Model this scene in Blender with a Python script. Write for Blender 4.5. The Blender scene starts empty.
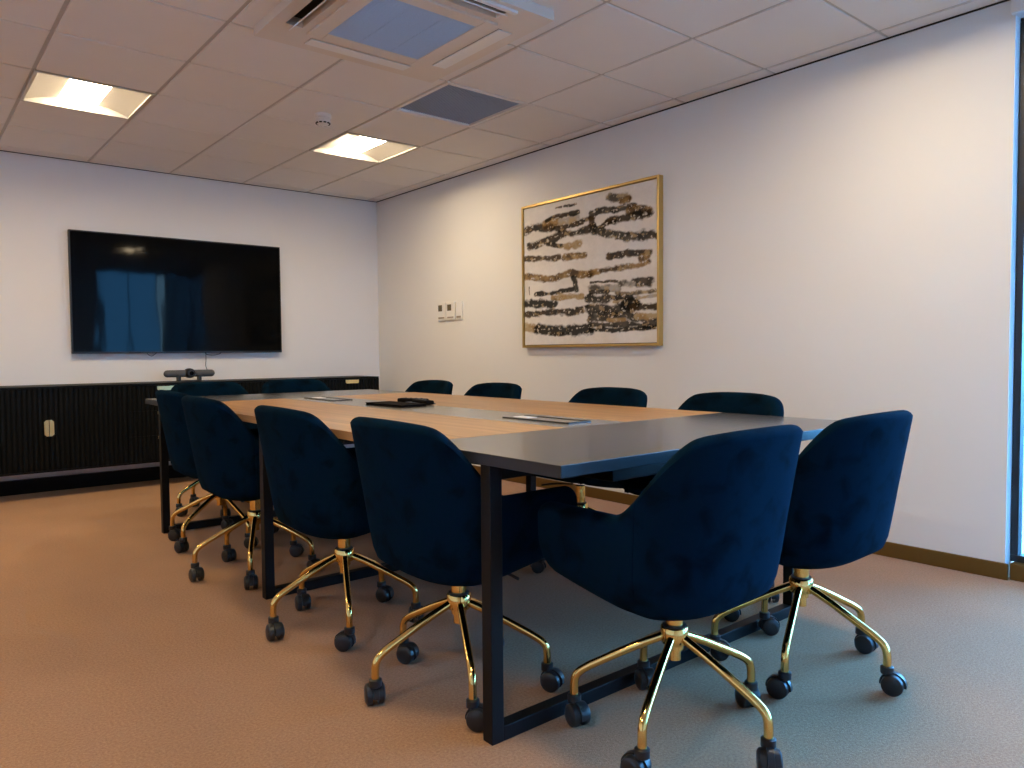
import bpy, bmesh, math, random
from mathutils import Vector, Matrix, noise
PI = math.pi
random.seed(7)
SC = bpy.context.scene
COL = SC.collection
H = 2.525            # ceiling height
XW = 0.736           # right wall plane
YB = 1.356           # back wall plane
XL = -5.15           # left wall plane
YR = -6.7            # rear (glazed) wall plane
YE = -4.135          # where the right wall stops and the glazing starts

# ------------------------------------------------------------------ materials
def nodes_mat(name):
    m = bpy.data.materials.new(name); m.use_nodes = True
    nt = m.node_tree; b = nt.nodes['Principled BSDF']
    return m, nt, b
def simple(name, col, rough=.5, metal=0., spec=.5, var=0., scale=30., bump=0., bscale=200., coat=0.):
    m, nt, b = nodes_mat(name)
    b.inputs['Base Color'].default_value = (*col, 1)
    b.inputs['Roughness'].default_value = rough
    b.inputs['Metallic'].default_value = metal
    b.inputs['Specular IOR Level'].default_value = spec
    b.inputs['Coat Weight'].default_value = coat
    tc = nt.nodes.new('ShaderNodeTexCoord')
    if var:
        n = nt.nodes.new('ShaderNodeTexNoise'); n.inputs['Scale'].default_value = scale; n.inputs['Detail'].default_value = 4
        nt.links.new(tc.outputs['Object'], n.inputs['Vector'])
        mx = nt.nodes.new('ShaderNodeMix'); mx.data_type = 'RGBA'
        mx.inputs[6].default_value = (*[c*(1-var) for c in col], 1); mx.inputs[7].default_value = (*[min(1, c*(1+var)) for c in col], 1)
        nt.links.new(n.outputs['Fac'], mx.inputs[0]); nt.links.new(mx.outputs[2], b.inputs['Base Color'])
    if bump:
        n2 = nt.nodes.new('ShaderNodeTexNoise'); n2.inputs['Scale'].default_value = bscale; n2.inputs['Detail'].default_value = 3
        nt.links.new(tc.outputs['Object'], n2.inputs['Vector'])
        bp = nt.nodes.new('ShaderNodeBump'); bp.inputs['Strength'].default_value = bump; bp.inputs['Distance'].default_value = .002
        nt.links.new(n2.outputs['Fac'], bp.inputs['Height']); nt.links.new(bp.outputs['Normal'], b.inputs['Normal'])
    return m
M = {}
M['wall'] = simple('wall_paint', (.79, .788, .78), .85, var=.012, scale=3, bump=.05, bscale=300)
M['ceil'] = simple('ceiling_tile', (.80, .765, .74), .95, var=.02, scale=6, bump=.08, bscale=500)
M['grid'] = simple('ceiling_grid', (.52, .49, .46), .6, var=.02)
M['black_frame'] = simple('black_powder_coat', (.005, .0055, .0065), .5, spec=.2, var=.1, scale=60, bump=.04, bscale=600)
M['cab'] = simple('black_cabinet_lacquer', (.0018, .0032, .0045), .5, spec=.15, var=.1, scale=20)
M['black_plastic'] = simple('black_plastic', (.012, .013, .016), .42, var=.1, scale=80)
M['grey_plastic'] = simple('grey_fabric_grille', (.07, .075, .085), .7, var=.15, scale=200)
M['white_plastic'] = simple('white_plastic', (.78, .77, .75), .4, var=.01)
M['ac_white'] = simple('air_unit_plastic', (.74, .66, .58), .45, var=.01)
M['ac_flap'] = simple('air_flap_plastic', (.80, .79, .78), .35, var=.01)
M['vent'] = simple('dark_grey_mesh', (.31, .39, .53), .7, var=.08, scale=120)
M['intake'] = simple('grey_intake_louvre', (.47, .60, .78), .6, var=.06, scale=120)
M['screen_dark'] = simple('dark_display', (.11, .09, .055), .2, var=.1)
M['warm_grey'] = simple('plate_shadow_grey', (.30, .25, .20), .5, var=.05)  # colour of the painted shadow lines on the wall plates
M['caster'] = simple('caster_nylon', (.012, .015, .019), .38, var=.15, scale=100)
M['base'] = simple('bronze_skirting', (.15, .085, .016), .42, metal=.35, var=.08, scale=25)
M['frame_gold'] = simple('picture_frame_gold', (.55, .37, .13), .35, metal=.7, var=.08, scale=40)
M['win_frame'] = simple('window_aluminium', (.012, .014, .018), .4, var=.1)
M['dark_void'] = simple('dark_duct', (.01, .01, .01), .8, var=.1)
M['matte_black'] = simple('matte_black', (.006, .006, .007), .85, spec=.06, var=.1)
M['cable'] = simple('cable_rubber', (.01, .01, .012), .5, var=.1)

# carpet
m, nt, b = nodes_mat('carpet_pile'); M['carpet'] = m
tc = nt.nodes.new('ShaderNodeTexCoord')
n1 = nt.nodes.new('ShaderNodeTexNoise'); n1.inputs['Scale'].default_value = 420; n1.inputs['Detail'].default_value = 3
n2 = nt.nodes.new('ShaderNodeTexNoise'); n2.inputs['Scale'].default_value = 130; n2.inputs['Detail'].default_value = 4
n3 = nt.nodes.new('ShaderNodeTexNoise'); n3.inputs['Scale'].default_value = 3; n3.inputs['Detail'].default_value = 3
for n in (n1, n2, n3): nt.links.new(tc.outputs['Object'], n.inputs['Vector'])
ad = nt.nodes.new('ShaderNodeMath'); ad.operation = 'ADD'; nt.links.new(n1.outputs['Fac'], ad.inputs[0]); nt.links.new(n2.outputs['Fac'], ad.inputs[1])
ad2 = nt.nodes.new('ShaderNodeMath'); ad2.operation = 'MULTIPLY_ADD'; nt.links.new(n3.outputs['Fac'], ad2.inputs[0]); ad2.inputs[1].default_value = .25; nt.links.new(ad.outputs[0], ad2.inputs[2])
cr = nt.nodes.new('ShaderNodeValToRGB'); nt.links.new(ad2.outputs[0], cr.inputs[0])
cr.color_ramp.elements[0].position = .78; cr.color_ramp.elements[0].color = (.275, .145, .066, 1)
cr.color_ramp.elements[1].position = 1.0; cr.color_ramp.elements[1].color = (.475, .262, .128, 1)
mp = nt.nodes.new('ShaderNodeMath'); mp.operation = 'MULTIPLY'; mp.inputs[1].default_value = .7
nt.links.new(ad2.outputs[0], mp.inputs[0]); nt.links.new(mp.outputs[0], cr.inputs[0])
cr.color_ramp.elements[0].position = .60; cr.color_ramp.elements[1].position = 1.0
nt.links.new(cr.outputs['Color'], b.inputs['Base Color'])
b.inputs['Roughness'].default_value = 1; b.inputs['Specular IOR Level'].default_value = .1
b.inputs['Sheen Weight'].default_value = .15
bp = nt.nodes.new('ShaderNodeBump'); bp.inputs['Strength'].default_value = .4; bp.inputs['Distance'].default_value = .003
nt.links.new(ad.outputs[0], bp.inputs['Height']); nt.links.new(bp.outputs['Normal'], b.inputs['Normal'])

# velvet
m, nt, b = nodes_mat('navy_velvet'); M['velvet'] = m
tc = nt.nodes.new('ShaderNodeTexCoord')
n1 = nt.nodes.new('ShaderNodeTexNoise'); n1.inputs['Scale'].default_value = 12; n1.inputs['Detail'].default_value = 6; n1.inputs['Distortion'].default_value = .4
nt.links.new(tc.outputs['Object'], n1.inputs['Vector'])
cr = nt.nodes.new('ShaderNodeValToRGB'); nt.links.new(n1.outputs['Fac'], cr.inputs[0])
cr.color_ramp.elements[0].position = .32; cr.color_ramp.elements[0].color = (.0014, .0042, .0080, 1)
cr.color_ramp.elements[1].position = .50; cr.color_ramp.elements[1].color = (.0017, .0108, .0232, 1)
nt.links.new(cr.outputs['Color'], b.inputs['Base Color'])
b.inputs['Roughness'].default_value = .9; b.inputs['Specular IOR Level'].default_value = .01
b.inputs['Sheen Weight'].default_value = .025; b.inputs['Sheen Roughness'].default_value = .45
b.inputs['Sheen Tint'].default_value = (.15, .40, .65, 1)
n2 = nt.nodes.new('ShaderNodeTexNoise'); n2.inputs['Scale'].default_value = 700
nt.links.new(tc.outputs['Object'], n2.inputs['Vector'])
bp = nt.nodes.new('ShaderNodeBump'); bp.inputs['Strength'].default_value = .15; bp.inputs['Distance'].default_value = .001
nt.links.new(n2.outputs['Fac'], bp.inputs['Height']); nt.links.new(bp.outputs['Normal'], b.inputs['Normal'])

M['gold'] = simple('polished_gold', (.84, .57, .19), .13, metal=1., var=.05, scale=30)
M['brass_pull'] = simple('brass_pull', (.82, .68, .34), .32, metal=.75, var=.05, scale=60)

# oak with grain running along the table
m, nt, b = nodes_mat('oak_veneer'); M['oak'] = m
tc = nt.nodes.new('ShaderNodeTexCoord'); mpn = nt.nodes.new('ShaderNodeMapping'); mpn.inputs['Scale'].default_value = (14, .55, 14)
nt.links.new(tc.outputs['Object'], mpn.inputs['Vector'])
n1 = nt.nodes.new('ShaderNodeTexNoise'); n1.inputs['Scale'].default_value = 2.2; n1.inputs['Detail'].default_value = 7; n1.inputs['Distortion'].default_value = .7
nt.links.new(mpn.outputs['Vector'], n1.inputs['Vector'])
cr = nt.nodes.new('ShaderNodeValToRGB'); nt.links.new(n1.outputs['Fac'], cr.inputs[0])
cr.color_ramp.elements[0].position = .28; cr.color_ramp.elements[0].color = (.30, .15, .055, 1)
cr.color_ramp.elements[1].position = .72; cr.color_ramp.elements[1].color = (.52, .29, .12, 1)
nt.links.new(cr.outputs['Color'], b.inputs['Base Color']); b.inputs['Roughness'].default_value = .36
M['grey_top'] = simple('anthracite_laminate', (.058, .060, .064), .20, spec=1.0, var=.06, scale=300)
M['edge_band'] = simple('anthracite_edging', (.020, .023, .028), .4, spec=.4, var=.06, scale=300)
M['strip_top'] = simple('grey_inlay_laminate', (.22, .21, .19), .20, spec=1.0, var=.06, scale=300)

# television screen: black glass with the slight waviness of a large panel
m, nt, b = nodes_mat('television_glass'); M['screen'] = m
b.inputs['Base Color'].default_value = (.002, .0025, .003, 1); b.inputs['Roughness'].default_value = .05; b.inputs['Specular IOR Level'].default_value = .085
tc = nt.nodes.new('ShaderNodeTexCoord'); mpn = nt.nodes.new('ShaderNodeMapping'); mpn.inputs['Scale'].default_value = (3.2, 1, .9)
nt.links.new(tc.outputs['Object'], mpn.inputs['Vector'])
n1 = nt.nodes.new('ShaderNodeTexNoise'); n1.inputs['Scale'].default_value = 2.0; n1.inputs['Detail'].default_value = 1
nt.links.new(mpn.outputs['Vector'], n1.inputs['Vector'])
bp = nt.nodes.new('ShaderNodeBump'); bp.inputs['Strength'].default_value = .08; bp.inputs['Distance'].default_value = .015
nt.links.new(n1.outputs['Fac'], bp.inputs['Height']); nt.links.new(bp.outputs['Normal'], b.inputs['Normal'])

# lamp and its reflector
m = bpy.data.materials.new('lamp_diffuser'); m.use_nodes = True; nt = m.node_tree; nt.nodes.clear()
e = nt.nodes.new('ShaderNodeEmission'); e.inputs['Color'].default_value = (1, .785, .505, 1); e.inputs['Strength'].default_value = 47
o = nt.nodes.new('ShaderNodeOutputMaterial'); nt.links.new(e.outputs[0], o.inputs[0]); M['lamp'] = m
M['reflector'] = simple('lamp_reflector', (.55, .52, .48), .45, var=.01)
# tinted glazing
def glass_mat(name, tint):
  m = bpy.data.materials.new(name); m.use_nodes = True; nt = m.node_tree; nt.nodes.clear()
  t = nt.nodes.new('ShaderNodeBsdfTransparent'); t.inputs['Color'].default_value = (*tint, 1)
  g = nt.nodes.new('ShaderNodeBsdfGlossy'); g.inputs['Roughness'].default_value = .02
  fr = nt.nodes.new('ShaderNodeFresnel'); fr.inputs['IOR'].default_value = 1.45
  mx = nt.nodes.new('ShaderNodeMixShader'); o = nt.nodes.new('ShaderNodeOutputMaterial')
  nt.links.new(fr.outputs[0], mx.inputs[0]); nt.links.new(t.outputs[0], mx.inputs[1]); nt.links.new(g.outputs[0], mx.inputs[2]); nt.links.new(mx.outputs[0], o.inputs[0])
  return m
M['glass'] = glass_mat('tinted_glass', (.55, .72, .86)); M['dark_glass'] = glass_mat('dark_tinted_glass', (.33, .49, .60))
M['ground'] = simple('outdoor_paving', (.05, .06, .065), .8, var=.3, scale=2)
# canvas paint comes from the painted colours stored in its mesh
m, nt, b = nodes_mat('canvas_paint'); M['canvas'] = m
at = nt.nodes.new('ShaderNodeVertexColor'); at.layer_name = 'paint'
tc = nt.nodes.new('ShaderNodeTexCoord'); n1 = nt.nodes.new('ShaderNodeTexNoise'); n1.inputs['Scale'].default_value = 60; n1.inputs['Detail'].default_value = 4
nt.links.new(tc.outputs['Object'], n1.inputs['Vector'])
mx = nt.nodes.new('ShaderNodeMix'); mx.data_type = 'RGBA'; mx.blend_type = 'MULTIPLY'; mx.inputs[0].default_value = .10
nt.links.new(at.outputs['Color'], mx.inputs[6]); nt.links.new(n1.outputs['Fac'], mx.inputs[7])
nt.links.new(mx.outputs[2], b.inputs['Base Color']); b.inputs['Roughness'].default_value = .7; b.inputs['Specular IOR Level'].default_value = .12
bp = nt.nodes.new('ShaderNodeBump'); bp.inputs['Strength'].default_value = .4; bp.inputs['Distance'].default_value = .003
nt.links.new(n1.outputs['Fac'], bp.inputs['Height']); nt.links.new(bp.outputs['Normal'], b.inputs['Normal'])

# ------------------------------------------------------------------ mesh helpers
def box(bm, x0, x1, y0, y1, z0, z1, bev=0., seg=2):
    r = bmesh.ops.create_cube(bm, size=1)
    vs = r['verts']
    for v in vs:
        v.co = Vector(((x0+x1)/2 + v.co.x*(x1-x0), (y0+y1)/2 + v.co.y*(y1-y0), (z0+z1)/2 + v.co.z*(z1-z0)))
    if bev:
        es = list({e for v in vs for e in v.link_edges})
        bmesh.ops.bevel(bm, geom=es, offset=bev, segments=seg, affect='EDGES', profile=.5)
def lathe(bm, prof, cx=0, cy=0, seg=24, axis='Z', cz=0):
    rings = []
    for r, z in prof:
        ring = []
        for i in range(seg):
            a = 2*PI*i/seg
            if axis == 'Z': co = (cx+r*math.cos(a), cy+r*math.sin(a), cz+z)
            elif axis == 'X': co = (cx+z, cy+r*math.cos(a), cz+r*math.sin(a))
            else: co = (cx+r*math.cos(a), cy+z, cz+r*math.sin(a))
            ring.append(bm.verts.new(co))
        rings.append(ring)
    for a, b_ in zip(rings, rings[1:]):
        for i in range(seg):
            bm.faces.new((a[i], a[(i+1) % seg], b_[(i+1) % seg], b_[i]))
    bm.faces.new(rings[0][::-1]); bm.faces.new(rings[-1])
def tube(bm, pts, r, seg=12, cap=True):
    pts = [Vector(p) for p in pts]; rings = []; up = None
    for i, p in enumerate(pts):
        t = (pts[min(i+1, len(pts)-1)] - pts[max(i-1, 0)]).normalized()
        if up is None:
            up = t.cross(Vector((0, 1, .01))).normalized() if abs(t.y) < .9 else t.cross(Vector((1, 0, 0))).normalized()
        n = (up - t*up.dot(t)).normalized(); up = n; bb = t.cross(n)
        rings.append([bm.verts.new(p + r*(math.cos(2*PI*k/seg)*n + math.sin(2*PI*k/seg)*bb)) for k in range(seg)])
    for a, c in zip(rings, rings[1:]):
        for k in range(seg): bm.faces.new((a[k], a[(k+1) % seg], c[(k+1) % seg], c[k]))
    if cap: bm.faces.new(rings[0][::-1]); bm.faces.new(rings[-1])
def smooth_path(pts, n=8):
    # Catmull-Rom through the points
    P = [Vector(p) for p in pts]; P = [P[0]*2-P[1]] + P + [P[-1]*2-P[-2]]; out = []
    for i in range(1, len(P)-2):
        for k in range(n):
            t = k/n; a, b_, c, d = P[i-1:i+3]
            out.append(.5*((2*b_)+(c-a)*t+(2*a-5*b_+4*c-d)*t*t+(3*b_-a-3*c+d)*t**3))
    out.append(P[-2]); return out
def obj(name, bm, mat, parent=None, smooth=None, mats=None):
    bmesh.ops.recalc_face_normals(bm, faces=bm.faces)
    me = bpy.data.meshes.new(name); bm.to_mesh(me); bm.free()
    for mm in (mats or [mat]): me.materials.append(M[mm])
    if smooth is not None:
        for p in me.polygons: p.use_smooth = True
        me.set_sharp_from_angle(angle=math.radians(smooth))
    o = bpy.data.objects.new(name, me); COL.objects.link(o)
    if parent: o.parent = parent
    return o
def new(): return bmesh.new()
def tag(o, label, cat, group=None, kind=None):
    o['label'] = label; o['category'] = cat
    if group: o['group'] = group
    if kind: o['kind'] = kind
    return o
def thing(name, label, cat, loc=(0, 0, 0), rz=0, group=None):
    o = bpy.data.objects.new(name, None); o.empty_display_size = .1; COL.objects.link(o)
    o.location = loc; o.rotation_euler = (0, 0, rz); return tag(o, label, cat, group)
def struct(name, bm, mat, mats=None, parent=None, smooth=None):
    o = obj(name, bm, mat, parent, smooth, mats)
    if not parent: o['kind'] = 'structure'
    return o
def boxobj(name, dims, mat, parent=None, bev=0., seg=2):
    bm = new(); box(bm, *dims, bev=bev, seg=seg); return obj(name, bm, mat, parent)
def copy_tree(o, parent=None):
    c = o.copy(); COL.objects.link(c); c.parent = parent
    for ch in list(o.children): copy_tree(ch, c)
    return c

# ------------------------------------------------------------------ room shell
bm = new(); box(bm, XL-.2, XW+.3, YR-.2, YB+.2, -.12, 0); struct('floor', bm, 'carpet')
bm = new(); box(bm, XL-.15, XW+.25, YB, YB+.15, 0, H+.25); struct('wall_back', bm, 'wall')
bm = new(); box(bm, XW, XW+.25, YE, YB, 0, H+.25); struct('wall_right', bm, 'wall')
bm = new(); box(bm, XL-.15, XL, YR, YB, 0, H+.25); struct('wall_left', bm, 'wall')
bm = new(); box(bm, XL-.15, -.25, YR-.15, YR, 0, H+.25); struct('wall_rear', bm, 'wall')
# skirting
bm = new(); box(bm, XW-.014, XW, YE-.014, YB-.014, 0, .073, bev=.003)
struct('baseboard_right', bm, 'base')
bm = new(); box(bm, XL+.014, XW-.014, YB-.014, YB, 0, .105, bev=.003); struct('baseboard_back', bm, 'base')
bm = new(); box(bm, XL, XL+.014, YR, YB, 0, .073, bev=.003); struct('baseboard_left', bm, 'base')
bm = new(); box(bm, XW+.010, XW+.11, YR+.02, YE-.0145, 0, .073, bev=.003); struct('baseboard_window', bm, 'base')
# bulkhead over the glazing
bm = new(); box(bm, XW-.03, XW+.25, YR, YE+.012, H-.075, H+.25, bev=.004); struct('trim_1', bm, 'wall')

# glazing, right side and rear
def window(name, along, fixed, a0, a1, mull, z0, z1):
    fr = new(); d0, d1 = fixed
    def b(a, c, zz0, zz1):
        if along == 'Y': box(fr, d0, d1, a, c, zz0, zz1, bev=.003)
        else: box(fr, a, c, d0, d1, zz0, zz1, bev=.003)
    fw2 = .03; b(a0, a1, z0, z0+fw2); b(a0, a1, z1-fw2, z1)
    xs = sorted(set([a0] + mull + [a1]))
    for i, a in enumerate(xs):
        w = .03
        lo = a0 if i == 0 else (a1-w if i == len(xs)-1 else a-w/2)
        b(lo, lo+w, z0+fw2, z1-fw2)
    root = struct(name, fr, 'win_frame')
    for p, q in zip(xs, xs[1:]):
        g = new(); mid = (d0+d1)/2
        if along == 'Y': box(g, mid-.008, mid+.008, p+.012, q-.012, z0+.02, z1-.02)
        else: box(g, p+.012, q-.012, mid-.008, mid+.008, z0+.02, z1-.02)
        obj('glass_pane', g, 'glass' if along == 'Y' else 'dark_glass', root)
    return root
window('window_1', 'Y', (XW+.055, XW+.11), YR, YE-.001, [YE-1.05, YE-2.1], .073, H-.06)
window('window_2', 'X', (YR-.10, YR-.03), -.25, XW+.036, [.25], .02, H+.0)
bm = new(); box(bm, -.25, XW+.25, YR-.12, YR-.02, -.001, .02); struct('trim_2', bm, 'win_frame')
bm = new(); box(bm, -.25, XW+.25, YR-.12, YR-.02, H, H+.25); struct('trim_3', bm, 'wall')
# ground outside
bm = new(); box(bm, -30, 40, -40, 20, -.5, -.4); struct('ground', bm, 'ground')

# ceiling: lay-in tiles on a grid, 600 mm module; tee lines at multiples of .6
LIGHTS = [(-2.1, -.3), (-.3, -.3), (-2.1, -3.9), (-.3, -3.9), (-3.9, -.3), (-3.9, -3.9)]  # the last pair is unseen, added to brighten the floor on the left
VENT = (-.3, -1.5)
bm = new()
def quad(bm, x0, x1, y0, y1, z, mi):
    f = bm.faces.new([bm.verts.new(c) for c in ((x0, y0, z), (x0, y1, z), (x1, y1, z), (x1, y0, z))]); f.material_index = mi
xs = [XL, -4.8, -4.2, -3.6, -3.0, -2.4, -1.8, -1.2, -.6, 0, .625, XW]
ys = [YR+.0] + [-.6*k for k in range(11, -3, -1)] + [YB]
ys = [YR] + [round(-6.6+.6*k, 3) for k in range(14)] + [YB]
for xa, xb in zip(xs, xs[1:]):
    for ya, yb in zip(ys, ys[1:]):
        cx, cy = (xa+xb)/2, (ya+yb)/2
        skip = any(abs(cx-lx) < .1 and abs(cy-ly) < .1 for lx, ly in LIGHTS+[VENT])
        if skip: continue
        quad(bm, xa, xb, ya, yb, H+.007, 1)
        if xb-xa < .2 and xb == XW:      # perimeter strip on the wall side
            n0 = len(bm.faces)
        g = .010
        nb = len(bm.faces)
        before = set(bm.faces)
        box(bm, xa+g, xb-(g if xb != XW else .004), ya+.008, yb-.008, H, H+.012, bev=.0025, seg=1)
# slab above
nf = set(bm.faces)
box(bm, XL-.15, XW+.25, YR-.12, YB+.15, H+.2, H+.25)
struct('ceiling', bm, 'ceil', mats=['ceil', 'grid'])
# shadow-gap wall angles
bm = new(); box(bm, XW-.012, XW, YE+.02, YB, H-.005, H-.001); struct('trim_4', bm, 'dark_void')
bm = new(); box(bm, XL, XW-.016, YB-.012, YB, H-.004, H-.001); struct('trim_5', bm, 'dark_void')

# ------------------------------------------------------------------ ceiling lights
def ceiling_light():
    t = thing('ceiling_light', '', 'ceiling light', (0, 0, H))
    f = new(); w = .297; i = .278
    for (x0, x1, y0, y1) in ((-w, -i, -w, w), (i, w, -w, w), (-i, i, -w, -i), (-i, i, i, w)):
        box(f, x0, x1, y0, y1, -.004, .07, bev=.0015, seg=1)
    obj('frame', f, 'reflector', t)
    h = new()       # cambered reflector wings either side of a lamp strip running along y
    n = 10; rows = []
    for k in range(n+1):
        u = k/n; x = i - (i-.105)*u; z = .004+.040*math.sin(u*PI/2)
        rows.append((x, z))
    for sgn in (1, -1):
        vs = [[h.verts.new((sgn*(x-.003), y, z)) for y in (-i+.005, i-.005)] for x, z in rows]
        for a, c in zip(vs, vs[1:]): h.faces.new((a[0], a[1], c[1], c[0]))
    for y in (-i+.005, i-.005):
        pts = [(x, z) for x, z in rows] + [(-x, z) for x, z in rows[::-1]]
        h.faces.new([h.verts.new((x, y, z)) for x, z in pts])
    box(h, -i+.003, i-.003, -i+.003, i-.003, .066, .069)
    obj('reflector', h, 'reflector', t, smooth=40)
    d = new(); n = 8
    vs = [[d.verts.new((.105*math.cos(PI*k/n), y, .044-.016*math.sin(PI*k/n))) for y in (-i+.006, i-.006)] for k in range(n+1)]
    for a, c in zip(vs, vs[1:]): d.faces.new((a[0], a[1], c[1], c[0]))
    obj('lamp_diffuser', d, 'lamp', t, smooth=60)
    return t
L0 = ceiling_light()
LL = ['lit recessed ceiling light above the television, leftmost in the photo',
      'lit recessed ceiling light near the far right corner, just beyond the smoke detector',
      'lit recessed ceiling light overhead on the left, above the top edge of the photo',
      'lit recessed ceiling light above the two blue chairs, mirrored in the television',
      'added unseen ceiling light beyond the left photo edge, beside the one above the television',
      'added unseen ceiling light on the ceiling behind and left of the camera']
for k, (x, y) in enumerate(LIGHTS):
    t = L0 if k == 0 else copy_tree(L0)
    t.location = (x, y, H); t['label'] = LL[k]; t['group'] = 'recessed ceiling lights'

# dark return-air grille filling one tile
t = thing('vent_grille', 'dark grey square mesh air grille in the ceiling beside the air conditioning unit', 'air vent', (VENT[0], VENT[1], H))
f = new()
for (x0, x1, y0, y1) in ((-.297, -.272, -.297, .297), (.272, .297, -.297, .297), (-.272, .272, -.297, -.272), (-.272, .272, .272, .297)):
    box(f, x0, x1, y0, y1, -.003, .03, bev=.002, seg=1)
obj('frame', f, 'ceil', t)
g = new(); box(g, -.272, .272, -.272, .272, .012, .03)
for k in range(34):
    a = -.264+.016*k; box(g, a-.003, a+.003, -.272, .272, .008, .012)
obj('mesh_panel', g, 'vent', t)

# smoke detector
t = thing('smoke_detector', 'white domed smoke detector on the ceiling tile between the two lights', 'smoke detector', (-.885, -.84, H))
bm = new(); lathe(bm, [(.052, 0), (.052, -.016), (.048, -.022), (.040, -.024)], seg=32); obj('base', bm, 'white_plastic', t, smooth=40)
bm = new(); lathe(bm, [(.036, -.022), (.044, -.028), (.046, -.040), (.043, -.052), (.034, -.060), (.015, -.064)], seg=32); obj('sensor_head', bm, 'white_plastic', t, smooth=40)
for k in range(10):
    bm = new(); box(bm, .037, .0455, -.0085, .0085, -.0575, -.0505, bev=.001); o = obj('smoke_slot', bm, 'dark_void', t); o.rotation_euler = (0, 0, 2*PI*k/10+.15)

# air conditioning cassette
AX, AY = -1.215, -2.322
t = thing('air_conditioner', 'cream square four-way cassette air conditioner set in the ceiling', 'air conditioner', (AX, AY, H))
a = .485; p0 = -.045
bm = new()
s0, s1, sl = .345, .425, .27          # slots: distance band and half length
cuts = sorted([-a, -s1, -s0, -sl, sl, s0, s1, a])
def in_slot(x, y):
    return (s0 < abs(x) < s1 and abs(y) < sl) or (s0 < abs(y) < s1 and abs(x) < sl)
for x0, x1 in zip(cuts, cuts[1:]):
    for y0, y1 in zip(cuts, cuts[1:]):
        if not in_slot((x0+x1)/2, (y0+y1)/2): box(bm, x0, x1, y0, y1, p0, -.001)
bmesh.ops.remove_doubles(bm, verts=bm.verts, dist=1e-5)
# drop interior doubled faces so the panel reads as one casting
seen = {}
for f in list(bm.faces):
    key = tuple(sorted(v.index for v in f.verts)); 
bm.verts.index_update(); seen = {}
for f in bm.faces:
    seen.setdefault(tuple(sorted(v.index for v in f.verts)), []).append(f)
bmesh.ops.delete(bm, geom=[f for v in seen.values() if len(v) > 1 for f in v], context='FACES')
obj('panel', bm, 'ac_white', t)
bm = new()
for q in range(4):
    R = Matrix.Rotation(q*PI/2, 4, 'Z'); b2 = new(); box(b2, -sl, sl, s0, s1, -.006, -.0015)
    me = bpy.data.meshes.new('tmp'); b2.transform(R); b2.to_mesh(me); b2.free(); bm.from_mesh(me); bpy.data.meshes.remove(me)
obj('air_duct', bm, 'dark_void', t)
# centre grille: raised frame, dark fine louvres
bm = new()
for (x0, x1, y0, y1) in ((-.31, -.24, -.31, .31), (.24, .31, -.31, .31), (-.24, .24, -.31, -.24), (-.24, .24, .24, .31)):
    box(bm, x0, x1, y0, y1, p0-.011, p0+.002, bev=.003, seg=1)
obj('grille_frame', bm, 'ac_white', t)
bm = new(); box(bm, -.24, .24, -.24, .24, p0-.006, p0-.001)
for k in range(42):
    y = -.236+.0115*k; box(bm, -.24, .24, y-.002, y+.002, p0-.0085, p0-.006)
for x in (-.083, .083): box(bm, x-.002, x+.002, -.24, .24, p0-.0085, p0-.006)
obj('intake_grille', bm, 'intake', t)
def flap(q, ang, off=.0):
    bm = new(); box(bm, -sl+.002, sl-.002, -.0385, .0385, -.003, .003, bev=.002)
    bm.transform(Matrix.Rotation(ang, 4, 'X')); bm.transform(Matrix.Translation((0, (s0+s1)/2+off, p0-.002))); bm.transform(Matrix.Rotation(q*PI/2, 4, 'Z'))
    return obj('air_flap', bm, 'ac_flap', t)
flap(0, .05); flap(3, .03)             # far and right flaps are shut
flap(1, -.8)                           # left flap stands open over a dark slot
flap(2, -.5, .010)                       # near flap hangs open towards the window
# lit hinged lip on the near side
bm = new(); box(bm, -.30, .30, -.460, -.436, p0-.012, p0+.002, bev=.003); obj('hinge_cover', bm, 'ac_flap', t)

# ------------------------------------------------------------------ television, video bar
t = thing('television', 'large black wall mounted flat screen television on the far wall', 'television', (-1.125, YB, 1.04))
W, HT = 1.665, .948
bm = new(); box(bm, -W/2, W/2, -.058, -.022, 0, HT, bev=.004); obj('casing', bm, 'black_plastic', t)
bm = new(); box(bm, -W/2+.010, W/2-.010, -.0605, -.0585, .016, HT-.010); obj('screen', bm, 'screen', t)
bm = new(); box(bm, -.35, .35, -.022, 0, .25, .70, bev=.003); obj('wall_bracket', bm, 'black_frame', t)
for x0, x1, dz in ((-.30, -.22, .022), (.16, .30, .020)):
    bm = new(); tube(bm, smooth_path([(x0, -.03, .004), (x0+.02, -.03, -dz*.7), ((x0+x1)/2, -.035, -dz), (x1-.02, -.03, -dz*.5), (x1, -.03, .004)]), .0025, 6)
    obj('cable_loop', bm, 'cable', t, smooth=60)
t = thing('video_conference_bar', 'grey video bar with round camera eye, standing on the black sideboard', 'video camera', (-1.150, 1.13, .811))
def capsule(bm, x0, x1, r, cz, n=10, seg=20, flat=.8):
    prof = [(r*math.sin(PI/2*k/n), x0+r-r*math.cos(PI/2*k/n)) for k in range(1, n+1)] + [(r*math.cos(PI/2*k/n), x1-r+r*math.sin(PI/2*k/n)) for k in range(n)]
    lathe(bm, prof, axis='X', cz=cz, seg=seg)
bm = new(); capsule(bm, -.20, .20, .029, .062); obj('speaker_bar', bm, 'grey_plastic', t, smooth=50)
bm = new(); lathe(bm, [(.018, -.058), (.030, -.056), (.037, -.045), (.040, -.01), (.040, .03)], axis='Y', cz=.064, seg=28); obj('camera_eye', bm, 'black_plastic', t, smooth=40)
bm = new(); lathe(bm, [(.010, -.061), (.017, -.0585)], axis='Y', cz=.064, seg=20); obj('lens', bm, 'screen', t)
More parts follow.
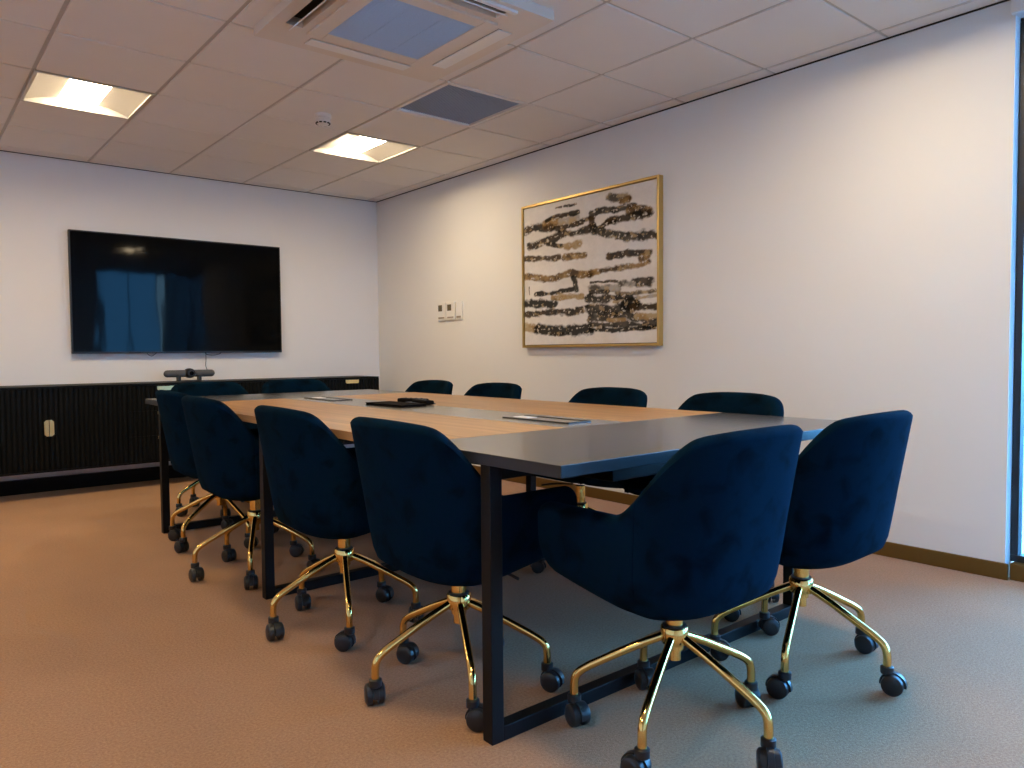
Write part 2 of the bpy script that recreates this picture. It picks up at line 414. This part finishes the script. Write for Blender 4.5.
for x in (-.086, .075):
    bm = new(); box(bm, x-.011, x+.011, -.03, .03, 0, .050, bev=.003); obj('foot', bm, 'black_plastic', t)
bm = new(); box(bm, -.095, .085, -.028, .028, 0, .008, bev=.002); obj('stand_base', bm, 'black_plastic', t)
bm = new(); tube(bm, smooth_path([(-.955, YB-.03, 1.05), (-.956, YB-.03, .98), (-.962, YB-.04, .93), (-.985, 1.20, .885), (-1.02, 1.157, .872)]), .0028, 6)
tag(obj('cable', bm, 'cable', smooth=60), 'thin black cable hanging from the television to the video bar', 'cable')

# ------------------------------------------------------------------ wall-hung sideboards
CF = YB-.42      # front plane
def reeded(bm, x0, x1, z0, z1, yf):
    # half-round ribs along the front of a door
    n = max(1, round((x1-x0)/.0315)); w = (x1-x0)/n
    box(bm, x0, x1, yf+.010, yf+.020, z0, z1)
    k = 6; prof = []
    for i in range(n):
        for j in range(k):
            u = j/k; x = x0+w*(i+u); prof.append((x, yf+.010-.010*math.sin(PI*u)**.7 if u > 0 else yf+.010))
    prof.append((x1, yf+.010))
    lo = [bm.verts.new((x, y, z0)) for x, y in prof]; hi = [bm.verts.new((x, y, z1)) for x, y in prof]
    for i in range(len(prof)-1): bm.faces.new((lo[i], lo[i+1], hi[i+1], hi[i]))
def pull(bm, x0, x1, z0, z1, y0, y1, flip):
    # a folded brass tab with the outer corners clipped
    c = .009 if flip == 'down' else .013
    if flip == 'down': pts = [(x0, z1), (x1, z1), (x1, z0+c), (x1-c, z0), (x0+c, z0), (x0, z0+c)]
    elif flip == 'left': pts = [(x1, z0), (x1, z1), (x0+c, z1), (x0, z1-c), (x0, z0+c), (x0+c, z0)]
    else: pts = [(x0, z0), (x0, z1), (x1-c, z1), (x1, z1-c), (x1, z0+c), (x1-c, z0)]
    a = [bm.verts.new((x, y0, z)) for x, z in pts]; b_ = [bm.verts.new((x, y1, z)) for x, z in pts]
    bm.faces.new(a); bm.faces.new(b_[::-1])
    for i in range(len(pts)): bm.faces.new((a[i], a[(i+1) % len(pts)], b_[(i+1) % len(pts)], b_[i]))
def sideboard(label, x0, x1, seam, dx):
    # doors from x0 to dx, drawers from dx to x1
    t = thing('sideboard', label, 'sideboard', ((x0+x1)/2, YB, .195), 0, 'black reeded sideboards')
    ox, oz = (x0+x1)/2, .195; z0, z1 = 0, .613
    bm = new()
    box(bm, x0-ox, x1-ox, -.42+.022, 0, z0, z1-.016); box(bm, x0-ox, x1-ox, -.42, 0, z1-.014, z1, bev=.002)
    box(bm, x0-ox, x1-ox, -.42+.001, -.42+.022, z0, z0+.012)
    box(bm, x0-ox, x0-ox+.014, -.42, -.42+.022, z0, z1-.014); box(bm, x1-ox-.014, x1-ox, -.42, -.42+.022, z0, z1-.014)
    obj('body', bm, 'cab', t)
    boxobj('shade_board', (x0-ox+.02, x1-ox-.02, -.05, -.016, -.195, -.090), 'cab', t, .002)  # added black board, stands in for the deep shade under the unit
    for k, (a, c) in enumerate(((x0+.016, seam-.0015), (seam+.0015, dx-.004))):
        bm = new(); reeded(bm, a-ox, c-ox, z0+.016, z1-.018, -.42); d = obj('door', bm, 'cab', t, smooth=35)
        bm = new(); zz = .315
        if k == 0: pull(bm, seam-.030-ox, seam-.002-ox, zz-.058, zz+.058, -.428, -.412, 'left')
        else: pull(bm, seam+.002-ox, seam+.030-ox, zz-.058, zz+.058, -.428, -.412, 'right')
        obj('handle', bm, 'brass_pull', d)
    hh = (z1-.018-z0-.016)/3
    for k in range(3):
        za, zb = z0+.016+hh*k+.0015, z0+.016+hh*(k+1)-.0015
        bm = new(); reeded(bm, dx+.004-ox, x1-.016-ox, za, zb, -.42); d = obj('drawer', bm, 'cab', t, smooth=35)
        bm = new(); xc = (dx+x1)/2-ox; pull(bm, xc-.068, xc+.062, zb-.036, zb-.004, -.430, -.410, 'down'); obj('handle', bm, 'brass_pull', d)
    return t
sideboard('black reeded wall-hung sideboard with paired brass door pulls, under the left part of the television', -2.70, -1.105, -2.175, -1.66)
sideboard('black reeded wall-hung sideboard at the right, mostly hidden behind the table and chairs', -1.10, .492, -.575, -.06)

# ------------------------------------------------------------------ wall things
t0 = None
for k, (yc, w, lab) in enumerate(((.222, .128, 'white wall controller with a dark display, leftmost of the row left of the painting'),
                                  (.083, .128, 'white wall controller with a dark display, between two other wall plates'),
                                  (-.040, .085, 'blank white wall plate without display, rightmost of the row left of the painting'))):
    t = thing('wall_controller' if k < 2 else 'wall_plate', lab, 'wall control', (XW, yc, 1.385), 0, 'wall controls')
    bm = new(); box(bm, -.016, 0, -w/2, w/2, -.078, .078, bev=.004); obj('faceplate', bm, 'white_plastic', t)
    if k < 2:
        bm = new(); box(bm, -.0185, -.0155, -.012, .045, .004, .058, bev=.0008); obj('display', bm, 'screen_dark', t)
        bm = new(); box(bm, -.0185, -.0155, -.045, .045, -.060, -.048, bev=.0008); obj('shadow_line', bm, 'warm_grey', t)  # grey strip paints the shadow low on the plate
    else:
        bm = new(); box(bm, -.0185, -.0155, -.03, .03, -.062, -.046, bev=.0008); obj('shadow_line', bm, 'warm_grey', t)  # same painted shadow strip on the blank plate
t = thing('wall_socket', 'small black data socket low on the right wall behind the blue chair', 'socket', (XW, -3.605, .442))
bm = new(); box(bm, -.012, 0, -.06, .06, -.022, .022, bev=.003); obj('faceplate', bm, 'black_plastic', t)
for y in (-.03, .03):
    bm = new(); box(bm, -.0135, -.011, y-.012, y+.012, -.010, .010, bev=.001); obj('outlet', bm, 'dark_void', t)

# ------------------------------------------------------------------ painting
PY0, PY1, PZ0, PZ1 = -.907, -2.231, 1.057, 2.123
t = thing('painting', 'gold framed abstract painting in black, brown and off-white on the right wall', 'painting', (XW, (PY0+PY1)/2, PZ0))
hw = (PY0-PY1)/2; hh = PZ1-PZ0
bm = new(); fw = .017
for (y0, y1, z0, z1) in ((-hw, -hw+fw, 0, hh), (hw-fw, hw, 0, hh), (-hw+fw, hw-fw, 0, fw), (-hw+fw, hw-fw, hh-fw, hh)):
    box(bm, -.045, -.002, y0, y1, z0, z1, bev=.0015, seg=1)
obj('frame', bm, 'frame_gold', t)
bm = new(); box(bm, -.012, -.003, -hw+fw, hw-fw, fw, hh-fw); obj('backing_board', bm, 'dark_void', t)
# strokes: points in canvas units (u left-right, v up), half thickness, darkness, colour
DK = (.004, .0035, .003); BR = (.055, .028, .009); GO = (.34, .21, .08); GR = (.07, .058, .045); TN = (.46, .35, .20); LG = (.42, .39, .35)
STROKES = [
 (((0.001, 0.838), (0.08, 0.851), (0.172, 0.84), (0.251, 0.823)), 0.027, DK, BR),
 (((0.192, 0.866), (0.3, 0.856)), 0.030, GO, BR),
 (((0.315, 0.861), (0.432, 0.857)), 0.021, LG, TN),
 (((0.193, 0.882), (0.252, 0.901), (0.367, 0.9), (0.45, 0.901)), 0.014, DK, BR),
 (((0.251, 0.823), (0.309, 0.805), (0.385, 0.821), (0.459, 0.821), (0.56, 0.846)), 0.018, DK, BR),
 (((0.048, 0.72), (0.11, 0.724), (0.191, 0.742), (0.27, 0.754), (0.338, 0.776), (0.413, 0.753), (0.494, 0.76), (0.56, 0.78)), 0.025, DK, BR),
 (((0.201, 0.715), (0.328, 0.685)), 0.012, DK, BR),
 (((0.272, 0.958), (0.32, 0.957)), 0.007, GR, GR),
 (((0.344, 0.957), (0.437, 0.955)), 0.008, GR, DK),
 (((0.356, 0.677), (0.467, 0.685)), 0.026, TN, GO),
 (((-0.001, 0.633), (0.119, 0.622), (0.299, 0.612)), 0.017, BR, GR),
 (((0.346, 0.606), (0.43, 0.611), (0.498, 0.602)), 0.023, BR, GO),
 (((0.546, 0.872), (0.615, 0.874), (0.715, 0.867), (0.796, 0.867), (0.851, 0.867)), 0.017, GR, DK),
 (((0.828, 0.839), (0.935, 0.812)), 0.029, BR, GO),
 (((0.674, 0.795), (0.756, 0.8), (0.835, 0.797), (0.905, 0.792), (0.935, 0.804)), 0.024, DK, BR),
 (((0.691, 0.947), (0.74, 0.937), (0.812, 0.915)), 0.026, GR, TN),
 (((0.764, 0.91), (0.82, 0.917)), 0.015, GO, BR),
 (((0.545, 0.837), (0.571, 0.778), (0.597, 0.751), (0.657, 0.787), (0.715, 0.788)), 0.020, DK, BR),
 (((0.571, 0.755), (0.648, 0.731), (0.731, 0.7), (0.82, 0.679), (0.912, 0.668), (0.995, 0.655)), 0.026, DK, GR),
 (((0.681, 0.571), (0.763, 0.575), (0.874, 0.564), (0.943, 0.559)), 0.020, BR, DK),
 (((0.897, 0.529), (0.935, 0.538)), 0.022, BR, GO),
 (((-0.002, 0.507), (0.087, 0.494), (0.169, 0.473), (0.259, 0.468), (0.346, 0.484), (0.402, 0.494), (0.475, 0.471), (0.559, 0.473)), 0.022, BR, GO),
 (((0.04, 0.422), (0.042, 0.37)), 0.005, GR, GR),
 (((0.097, 0.366), (0.209, 0.365), (0.316, 0.373), (0.41, 0.377)), 0.014, DK, DK),
 (((0.416, 0.453), (0.438, 0.371)), 0.016, DK, GR),
 (((0.248, 0.333), (0.363, 0.325), (0.474, 0.324)), 0.017, GO, TN),
 (((0.006, 0.3), (0.117, 0.292), (0.257, 0.291)), 0.028, DK, DK),
 (((0, 0.231), (0.126, 0.228), (0.267, 0.229), (0.4, 0.225), (0.474, 0.225)), 0.022, DK, BR),
 (((0.428, 0.244), (0.545, 0.252)), 0.011, DK, GR),
 (((-0.001, 0.127), (0.105, 0.119)), 0.024, TN, GO),
 (((0.115, 0.11), (0.227, 0.106), (0.324, 0.099), (0.418, 0.1), (0.545, 0.103)), 0.031, DK, DK),
 (((0.216, 0.073), (0.381, 0.069)), 0.011, DK, GR),
 (((0.544, 0.471), (0.613, 0.475), (0.714, 0.483), (0.811, 0.484), (0.905, 0.484), (0.943, 0.501)), 0.019, BR, GO),
 (((0.543, 0.377), (0.664, 0.367), (0.747, 0.352)), 0.019, LG, GR),
 (((0.544, 0.409), (0.596, 0.408), (0.681, 0.407), (0.747, 0.397)), 0.007, GR, DK),
 (((0.85, 0.384), (0.942, 0.378)), 0.029, DK, GR),
 (((0.767, 0.384), (0.835, 0.374)), 0.022, LG, GR),
 (((0.543, 0.354), (0.664, 0.34)), 0.014, DK, GR),
 (((0.73, 0.323), (0.874, 0.315), (0.987, 0.317)), 0.012, TN, GR),
 (((0.714, 0.272), (0.874, 0.286), (0.995, 0.288)), 0.011, TN, LG),
 (((0.672, 0.305), (0.827, 0.293)), 0.015, DK, DK),
 (((0.543, 0.307), (0.613, 0.286), (0.664, 0.29)), 0.030, DK, GR),
 (((0.542, 0.174), (0.672, 0.168), (0.795, 0.176), (0.994, 0.13)), 0.030, DK, GR),
 (((0.543, 0.229), (0.647, 0.23), (0.754, 0.209), (0.819, 0.22)), 0.033, DK, GR),
 (((0.795, 0.244), (0.858, 0.247)), 0.031, DK, DK),
 (((0.858, 0.232), (0.995, 0.223)), 0.024, DK, BR),
 (((0.873, 0.165), (0.98, 0.167)), 0.022, TN, GO),
 (((0.672, 0.152), (0.787, 0.147)), 0.014, TN, GO),
 (((0.542, 0.127), (0.713, 0.12), (0.873, 0.113), (0.994, 0.101)), 0.016, DK, GR),
 (((0.542, 0.096), (0.713, 0.09), (0.889, 0.087), (0.991, 0.094)), 0.013, DK, DK)]
def seg_d(px, py, a, b_):
    ax, ay = a; bx, by = b_; dx, dy = bx-ax, by-ay
    tt = max(0, min(1, ((px-ax)*dx+(py-ay)*dy)/(dx*dx+dy*dy+1e-9)))
    return math.hypot(px-ax-tt*dx, (py-ay-tt*dy))
def paint(u, v):
    n = lambda s, o=0: noise.fractal(Vector((u*s, v*s*1.1, o)), .9, 2.0, 5)
    g = .78+.07*n(4, 3)+.04*n(24, 5)
    c = [g*1.0, g*.955, g*.91]
    du = u+.006*n(7, 11); dv = v+.007*n(9, 17)
    for pts, th, c1, c2 in STROKES:
        if v > max(p[1] for p in pts)+th*2.2 or v < min(p[1] for p in pts)-th*2.2: continue
        d = min(seg_d(du, dv, a, b_) for a, b_ in zip(pts, pts[1:]))
        edge = th*(1.32+.55*n(9, 23)+.35*n(22, 29))
        al = max(0, min(1, (edge-d)/(th*.5)+.35*n(36, 31)))
        if al <= 0: continue
        k = max(0, min(1, .42+1.2*n(16, 41))); cc = [c1[i]*(1-k)+c2[i]*k for i in range(3)]
        fl = n(22, 53)+.35*n(60, 59)                                # scraped flecks of ochre and white showing through
        if fl > .40: cc = [cc[i]*.45+(.50, .36, .19)[i]*.55 for i in range(3)]
        if n(46, 67) > .50: cc = [.55, .50, .44]
        c = [c[i]*(1-al*.95)+cc[i]*al*.95 for i in range(3)]
    return c
nx, nz = 230, 190
cw, ch = hw-fw-.004, hh-2*fw-.008
verts = [(-.034, cw-2*cw*i/nx, fw+.004+ch*j/nz) for j in range(nz+1) for i in range(nx+1)]
cols = [paint(i/nx, j/nz) for j in range(nz+1) for i in range(nx+1)]
faces = [(j*(nx+1)+i, (j+1)*(nx+1)+i, (j+1)*(nx+1)+i+1, j*(nx+1)+i+1) for j in range(nz) for i in range(nx)]
nv = len(verts)
verts += [(-.012, cw, fw+.004), (-.012, -cw, fw+.004), (-.012, -cw, fw+.004+ch), (-.012, cw, fw+.004+ch)]; cols += [[.6, .57, .54]]*4
c00, c10, c11, c01 = 0, nx, nz*(nx+1)+nx, nz*(nx+1)
faces += [(c00, c10, nv+1, nv), (c10, c11, nv+2, nv+1), (c11, c01, nv+3, nv+2), (c01, c00, nv, nv+3)]
me = bpy.data.meshes.new('canvas'); me.from_pydata(verts, [], faces); me.update()
ca = me.color_attributes.new('paint', 'FLOAT_COLOR', 'POINT')
ca.data.foreach_set('color', [x for c in cols for x in (*c, 1)])
me.materials.append(M['canvas']); o = bpy.data.objects.new('canvas', me); COL.objects.link(o); o.parent = t

# ------------------------------------------------------------------ conference table
TX0, TX1, TY0, TY1, TZ, TT = -1.86, -.35, -4.032, -.405, .763, .030
tcx, tcy = (TX0+TX1)/2, (TY0+TY1)/2
t = thing('conference_table', 'long conference table with oak panels, grey ends and black steel frame', 'table', (tcx, tcy, 0))
w, l = (TX1-TX0)/2, (TY1-TY0)/2
sx = .15; ye = l-.615; gp = .0012
for s in (-1, 1):
    y0, y1 = (-l, -ye-gp) if s < 0 else (ye+gp, l)
    o = boxobj('end_panel', (-w, w, y0, y1, TZ-TT, TZ), 'grey_top', t, .0015); o.data.materials.append(M['edge_band'])
    for pf in o.data.polygons:
        if pf.normal.z < .5: pf.material_index = 1
    o['label'] = 'dark grey laminate end of the tabletop'
for s in (-1, 1):
    x0, x1 = (-w, -sx-gp) if s < 0 else (sx+gp, w)
    o = boxobj('wood_panel', (x0, x1, -ye, ye, TZ-TT, TZ), 'oak', t, .0012); o['label'] = 'oak veneer panel of the tabletop'
o = boxobj('centre_strip', (-sx, sx, -ye, ye, TZ-TT, TZ), 'strip_top', t, .001); o['label'] = 'grey strip down the middle of the tabletop'
for yc in (-.927, .93):
    h = new(); hx, hy = .057, .185
    box(h, -hx, hx, yc-hy, yc+hy, TZ, TZ+.0025, bev=.001, seg=1); hp = obj('power_hatch', h, 'strip_top', t)
    h = new()
    for x0, x1, y0, y1 in ((-hx-.004, -hx+.005, -hy, hy), (hx-.005, hx+.004, -hy, hy), (-hx, hx, -hy-.004, -hy+.004)):
        box(h, x0, x1, yc+y0, yc+y1, TZ+.0005, TZ+.005)
    obj('brush_slot', h, 'black_plastic', hp)
    h = new(); box(h, -.022, .030, yc+.08, yc+.165, TZ+.0024, TZ+.0045, bev=.001); obj('finger_plate', h, 'brushed' if 'brushed' in M else 'white_plastic', hp)
lw = .040; lx = w-.002
for yl in (-(l-.287), .0, l-.287):
    for s in (-1, 1):
        xa, xb = (s*lx, s*(lx-lw)); boxobj('leg', (min(xa, xb), max(xa, xb), yl-lw/2, yl+lw/2, 0, TZ-TT), 'black_frame', t, .002)
    boxobj('foot_rail', (-lx+lw, lx-lw, yl-lw/2, yl+lw/2, 0, lw), 'black_frame', t, .002)
    boxobj('cross_rail', (-lx+lw, lx-lw, yl-lw/2, yl+lw/2, TZ-TT-lw, TZ-TT-.0005), 'black_frame', t, .002)
for x in (-.42, .42):
    boxobj('beam', (x-.03, x+.03, -l+.31, l-.31, TZ-TT-.075, TZ-TT-.0410), 'black_frame', t, .002)
boxobj('cable_tray', (-.15, .15, -l+.40, l-.40, TZ-TT-.13, TZ-TT-.0415), 'black_frame', t, .003)

# things on the table
t = thing('notebook', 'flat black notebook lying on the grey strip of the table', 'notebook', (-1.105, -2.04, TZ), .05)
boxobj('cover', (-.075, .075, -.16, .16, .010, .013), 'matte_black', t, .001)
boxobj('pages', (-.071, .073, -.157, .157, .0025, .010), 'matte_black', t)
boxobj('back_cover', (-.075, .075, -.16, .16, 0, .0025), 'matte_black', t, .001)
tag(boxobj('folder', (-.06, .06, -.10, .10, 0, .006), 'black_plastic', None, .001), 'thin bluish folder lying between the black notebook and the remote', 'folder')
fo = bpy.data.objects['folder']; fo.location = (-.985, -2.02, TZ+.0005); fo.rotation_euler = (0, 0, .1)
M['blue_card'] = simple('blue_card', (.06, .09, .15), .3, var=.05); fo.data.materials[0] = M['blue_card']
def remote(label, loc, rz, n):
    t = thing('remote_control', label, 'remote control', loc, rz, 'remote controls')
    bm = new(); box(bm, -.024, .024, -.09, .09, 0, .022, bev=.008, seg=3); obj('body', bm, 'matte_black', t, smooth=50)
    for i in range(4):
        for j in range(2):
            bm = new(); lathe(bm, [(.006, .0215), (.006, .0235), (.004, .0245)], cx=-.009+.018*j, cy=-.05+.035*i, seg=12); obj('button', bm, 'grey_plastic', t, smooth=40)
remote('black remote control on the table strip, far one of the pair', (-.915, -1.90, TZ), .35, 0)
remote('black remote control on the table strip, near one of the pair', (-.945, -2.04, TZ), -.15, 1)

# ------------------------------------------------------------------ swivel chairs
SA, SB, SY, SF, TH = .288, .214, 0.0, .225, .052     # half width, back depth, start of the arms, arm front, thickness
def zbot(y): return .388 + .060*max(0, min(1, (y+.12)/.34))**1.4
def ztop(s):
    s = abs(s); u = max(0, min(1, (s-.235)/.36)); sm = 1-(1-u**1.9)**1.65
    return .854 - .012*(s/.25)**2*(1 if s < .25 else 0) - (.012 if s >= .25 else 0) - .199*sm
def plan(s, z, inset=0):
    sg = 1 if s >= 0 else -1; a = abs(s); tt = max(0, min(1, (z-.37)/.47))
    b = SB+.083*tt; ax = SA - .030*(1-min(1, tt/.5))**2 + .022*max(0, (tt-.5)/.5)
    if a <= .62:
        ph = a/.62*PI/2
        x = ax*math.sin(ph)**(2/2.55) if ph > 0 else 0; y = SY-b*max(0, math.cos(ph))**(2/2.55)
    else:
        x = ax; y = SY+(SF-SY)*(a-.62)/.38
    return Vector((sg*x, y, 0))
def normal(s, z):
    e = .004; d = plan(min(1, s+e), z)-plan(max(-1, s-e), z)
    return Vector((d.y, -d.x, 0)).normalized()       # outward
def section(s):
    base = plan(s, .45); zb, zt = zbot(base.y), ztop(s); e = max(0, (abs(s)-.94)/.06); k = 1-math.sqrt(max(0, 1-e*e))
    zt -= .022*k; zb += .045*k; pts = []
    r = .055; NO = 14
    for i in range(NO+1):
        u = i/NO; z = zb+(zt-TH/2-zb)*u
        dz = z-zb; ins = r*(1-math.sqrt(max(0, 1-((r-dz)/r)**2))) if dz < r else 0
        p = plan(s, z)-normal(s, z)*min(ins, TH*.92); pts.append(Vector((p.x, p.y, z)))
    c = plan(s, zt); nn = normal(s, zt)
    for i in range(1, 8):
        th = PI*i/8; p = c-nn*(TH/2-TH/2*math.cos(th)); pts.append(Vector((p.x, p.y, zt-TH/2+TH/2*math.sin(th))))
    for i in range(9):
        z = zt-TH/2-(zt-TH/2-max(zb+.012, .40))*i/8; p = plan(s, z)-normal(s, z)*TH; pts.append(Vector((p.x, p.y, z)))
    return pts
def shell(s0, s1, n):
    bm = new(); rows = []
    for i in range(n+1):
        s = s0+(s1-s0)*i/n
        if abs(s) > .94: s = math.copysign(.94+.06*math.sin(min(1, (abs(s)-.94)/.06)*PI/2), s)
        rows.append([bm.verts.new(p) for p in section(s)])
    m_ = len(rows[0])
    for a, b_ in zip(rows, rows[1:]):
        for j in range(m_): bm.faces.new((a[j], a[(j+1) % m_], b_[(j+1) % m_], b_[j]))
    bm.faces.new(rows[0][::-1]); bm.faces.new(rows[-1])
    return bm
def outline(inset, z, front, n=40):
    pts = []
    for i in range(n+1):
        s = -1+2*i/n; p = plan(s, z)-normal(s, z)*inset; pts.append([p.x, p.y])
    # square rounded front closing the U
    xf = abs(pts[0][0]); r = .05
    fr = []
    for k in range(7):
        th = PI/2*k/6; fr.append([xf-r+r*math.cos(th), front-r+r*math.sin(th)])
    return pts + fr + [[-x, y] for x, y in fr[::-1]]
def pad(bm, levels):
    rings = []
    for inset, z, front, zfun in levels:
        rings.append([bm.verts.new((x, y, zfun(y) if zfun else z)) for x, y in outline(inset, .42, front)])
    n = len(rings[0])
    for a, b_ in zip(rings, rings[1:]):
        for i in range(n): bm.faces.new((a[i], a[(i+1) % n], b_[(i+1) % n], b_[i]))
    bm.faces.new(rings[0][::-1]); bm.faces.new(rings[-1])
def build_chair():
    t = thing('swivel_chair', '', 'chair')
    obj('backrest', shell(-.50, .50, 56), 'velvet', t, smooth=50)
    for s in (-1, 1): obj('armrest', shell(.5015, 1.0, 40) if s > 0 else shell(-1.0, -.5015, 40), 'velvet', t, smooth=50)
    bm = new(); pad(bm, [(.105, 0, .150, lambda y: zbot(y)+.004), (.060, 0, .185, lambda y: zbot(y)+.006), (.046, 0, .205, lambda y: zbot(y)+.02), (.046, .446, .21, None)])
    obj('seat_pan', bm, 'velvet', t, smooth=50)
    bm = new(); pad(bm, [(.060, .446, .225, None), (.054, .452, .238, None), (.054, .470, .242, None), (.062, .482, .235, None), (.10, .488, .20, None)])
    obj('seat_cushion', bm, 'velvet', t, smooth=60)
    bm = new(); lathe(bm, [(.010, .195), (.017, .197), (.017, .225), (.0235, .226), (.0235, .372)], seg=24); obj('column', bm, 'gold', t, smooth=40)
    bm = new(); lathe(bm, [(.024, .240), (.034, .242), (.037, .248), (.037, .284), (.034, .288), (.0245, .289)], seg=28); obj('hub', bm, 'gold', t, smooth=40)
    bm = new(); lathe(bm, [(.0245, .285), (.0315, .285), (.0315, .292), (.0245, .293)], seg=28); obj('collar', bm, 'black_plastic', t, smooth=40)
    bm = new(); tube(bm, smooth_path([(.02, .03, .380), (.09, .05, .376), (.15, .07, .368), (.19, .08, .358)], 6), .005, 8); obj('height_lever', bm, 'black_plastic', t, smooth=60)
    leg = new()
    pts = [(.022, 0, .262), (.10, 0, .228), (.20, 0, .178), (.232, 0, .161), (.254, 0, .146), (.266, 0, .130), (.270, 0, .108), (.270, 0, .074)]
    tube(leg, smooth_path(pts, 5), .0115, 14); lo = obj('leg', leg, 'gold', t, smooth=50)
    # caster: swivel hood between two wheels
    c = new(); lathe(c, [(.0125, .048), (.0155, .050), (.0155, .066), (.0125, .068)], seg=18)
    n = 12; prof = [(.031*math.cos(a_), .026+.029*math.sin(a_)) for a_ in [PI*(-.05+1.10*k/n) for k in range(n+1)]]
    for w0, sc in ((.0065, 1),):
        a_ = [c.verts.new((x-.014, -w0, z)) for x, z in prof]; b_ = [c.verts.new((x-.014, w0, z)) for x, z in prof]
        c.faces.new(a_); c.faces.new(b_[::-1])
        for k in range(n+1): c.faces.new((a_[k], a_[(k+1) % (n+1)], b_[(k+1) % (n+1)], b_[k]))
    c.transform(Matrix.Scale(1.2, 4)); co = obj('caster', c, 'caster', t, smooth=40)
    for s in (-1, 1):
        wb = new(); lathe(wb, [(.010, s*.0245), (.019, s*.0235), (.0245, s*.020), (.026, s*.014), (.026, s*.0075), (.010, s*.0070)], axis='Y', cx=-.014, cz=.026, seg=26); wb.transform(Matrix.Scale(1.2, 4))
        obj('wheel', wb, 'caster', co, smooth=40)
    legs = [lo]; casters = [co]
    for k in range(1, 5):
        c = lo.copy(); COL.objects.link(c); legs.append(c)
        c = copy_tree(co, t); casters.append(c)
    return t
CH0 = build_chair()
GRP = 'navy velvet swivel chairs around the table'
CHAIRS = [  # x, y, facing (rotation), star angle in world degrees, label
 (-1.434, -4.02, .0, 58, 'blue velvet swivel chair nearest the camera at the near table end, whole left arm visible'),
 (-.785, -4.02, .0, 56, 'blue velvet swivel chair at the near table end closest to the right wall'),
 (-1.712, -3.417, -PI/2, 26, 'dark navy velvet swivel chair directly behind the front left table leg'),
 (-1.731, -2.70, -PI/2, 30, 'dark navy velvet swivel chair second from the front along the table left side'),
 (-1.729, -1.797, -PI/2, 28, 'dark navy velvet swivel chair third from the front on the left, behind the middle leg'),
 (-1.66, -1.090, -PI/2, 66, 'dark navy velvet swivel chair farthest along the left side, beside the far left table leg'),
 (-.465, -3.40, PI/2, 20, 'dark chair back on the wall side of the table, closest to the two blue chairs'),
 (-.465, -2.69, PI/2, 40, 'dark chair back on the wall side, below the right half of the painting'),
 (-.465, -1.76, PI/2, 10, 'dark chair back on the wall side, below the left edge of the painting'),
 (-.465, -1.07, PI/2, 55, 'dark chair back on the wall side, farthest, below the wall controllers'),
 (-1.38, -.26, PI, 40, 'dark chair at the far table end, under the video bar'),
 (-.765, -.26, PI, 15, 'dark chair at the far table end, right of the one under the video bar'),
]
rnd = random.Random(3)
for i, (x, y, rz, star, lab) in enumerate(CHAIRS):
    c = CH0 if i == 0 else copy_tree(CH0)
    c.location = (x, y, 0); c.rotation_euler = (0, 0, rz); c['label'] = lab; c['group'] = GRP
    th0 = math.radians(star)-rz; kl = kc = 0
    for ch in c.children:
        if i < 2 and ch.name.split('.')[0] in ('backrest', 'armrest', 'seat_pan', 'seat_cushion'): ch.location.z = -.013
        nm = ch.name.split('.')[0]
        if nm == 'leg': ch.rotation_euler = (0, 0, th0+kl*2*PI/5); kl += 1
        elif nm == 'caster':
            a_ = th0+kc*2*PI/5; ch.location = (.270*math.cos(a_), .270*math.sin(a_), 0); ch.rotation_euler = (0, 0, rnd.uniform(-.9, .9)+PI*.5-rz+(PI if rnd.random() < .3 else 0)); kc += 1

# ------------------------------------------------------------------ daylight, camera, view
wd = bpy.data.worlds.new('sky'); SC.world = wd; wd.use_nodes = True; nt = wd.node_tree; bg = nt.nodes['Background']
tc = nt.nodes.new('ShaderNodeTexCoord'); sp = nt.nodes.new('ShaderNodeSeparateXYZ'); nt.links.new(tc.outputs['Generated'], sp.inputs[0])
cr = nt.nodes.new('ShaderNodeValToRGB'); nt.links.new(sp.outputs['Z'], cr.inputs[0])
cr.color_ramp.elements[0].position = 0; cr.color_ramp.elements[0].color = (.36, .77, 1.16, 1)
cr.color_ramp.elements[1].position = .6; cr.color_ramp.elements[1].color = (.31, .72, 1.16, 1)
nt.links.new(cr.outputs[0], bg.inputs[0]); bg.inputs[1].default_value = 24.0

cam = bpy.data.cameras.new('camera'); co = bpy.data.objects.new('camera', cam); COL.objects.link(co)
F, yaw, pit, rol = 748.814, .6919, -.0422, -.0084
fw_ = Vector((math.sin(yaw)*math.cos(pit), math.cos(yaw)*math.cos(pit), math.sin(pit)))
rt = Vector((math.cos(yaw), -math.sin(yaw), 0)); up = rt.cross(fw_)
r2 = math.cos(rol)*rt+math.sin(rol)*up; u2 = -math.sin(rol)*rt+math.cos(rol)*up
mw = Matrix((( r2.x, u2.x, -fw_.x, -3.0279), (r2.y, u2.y, -fw_.y, -5.2694), (r2.z, u2.z, -fw_.z, 1.0225), (0, 0, 0, 1)))
co.matrix_world = mw
cam.sensor_fit = 'HORIZONTAL'; cam.sensor_width = 36; cam.lens = F*36/1024; cam.clip_start = .05
SC.camera = co
vs = SC.view_settings; SC.display_settings.display_device = 'sRGB'
vs.view_transform = 'Standard'; vs.look = 'None'; vs.gamma = 1; vs.use_curve_mapping = False; vs.exposure = 0.48
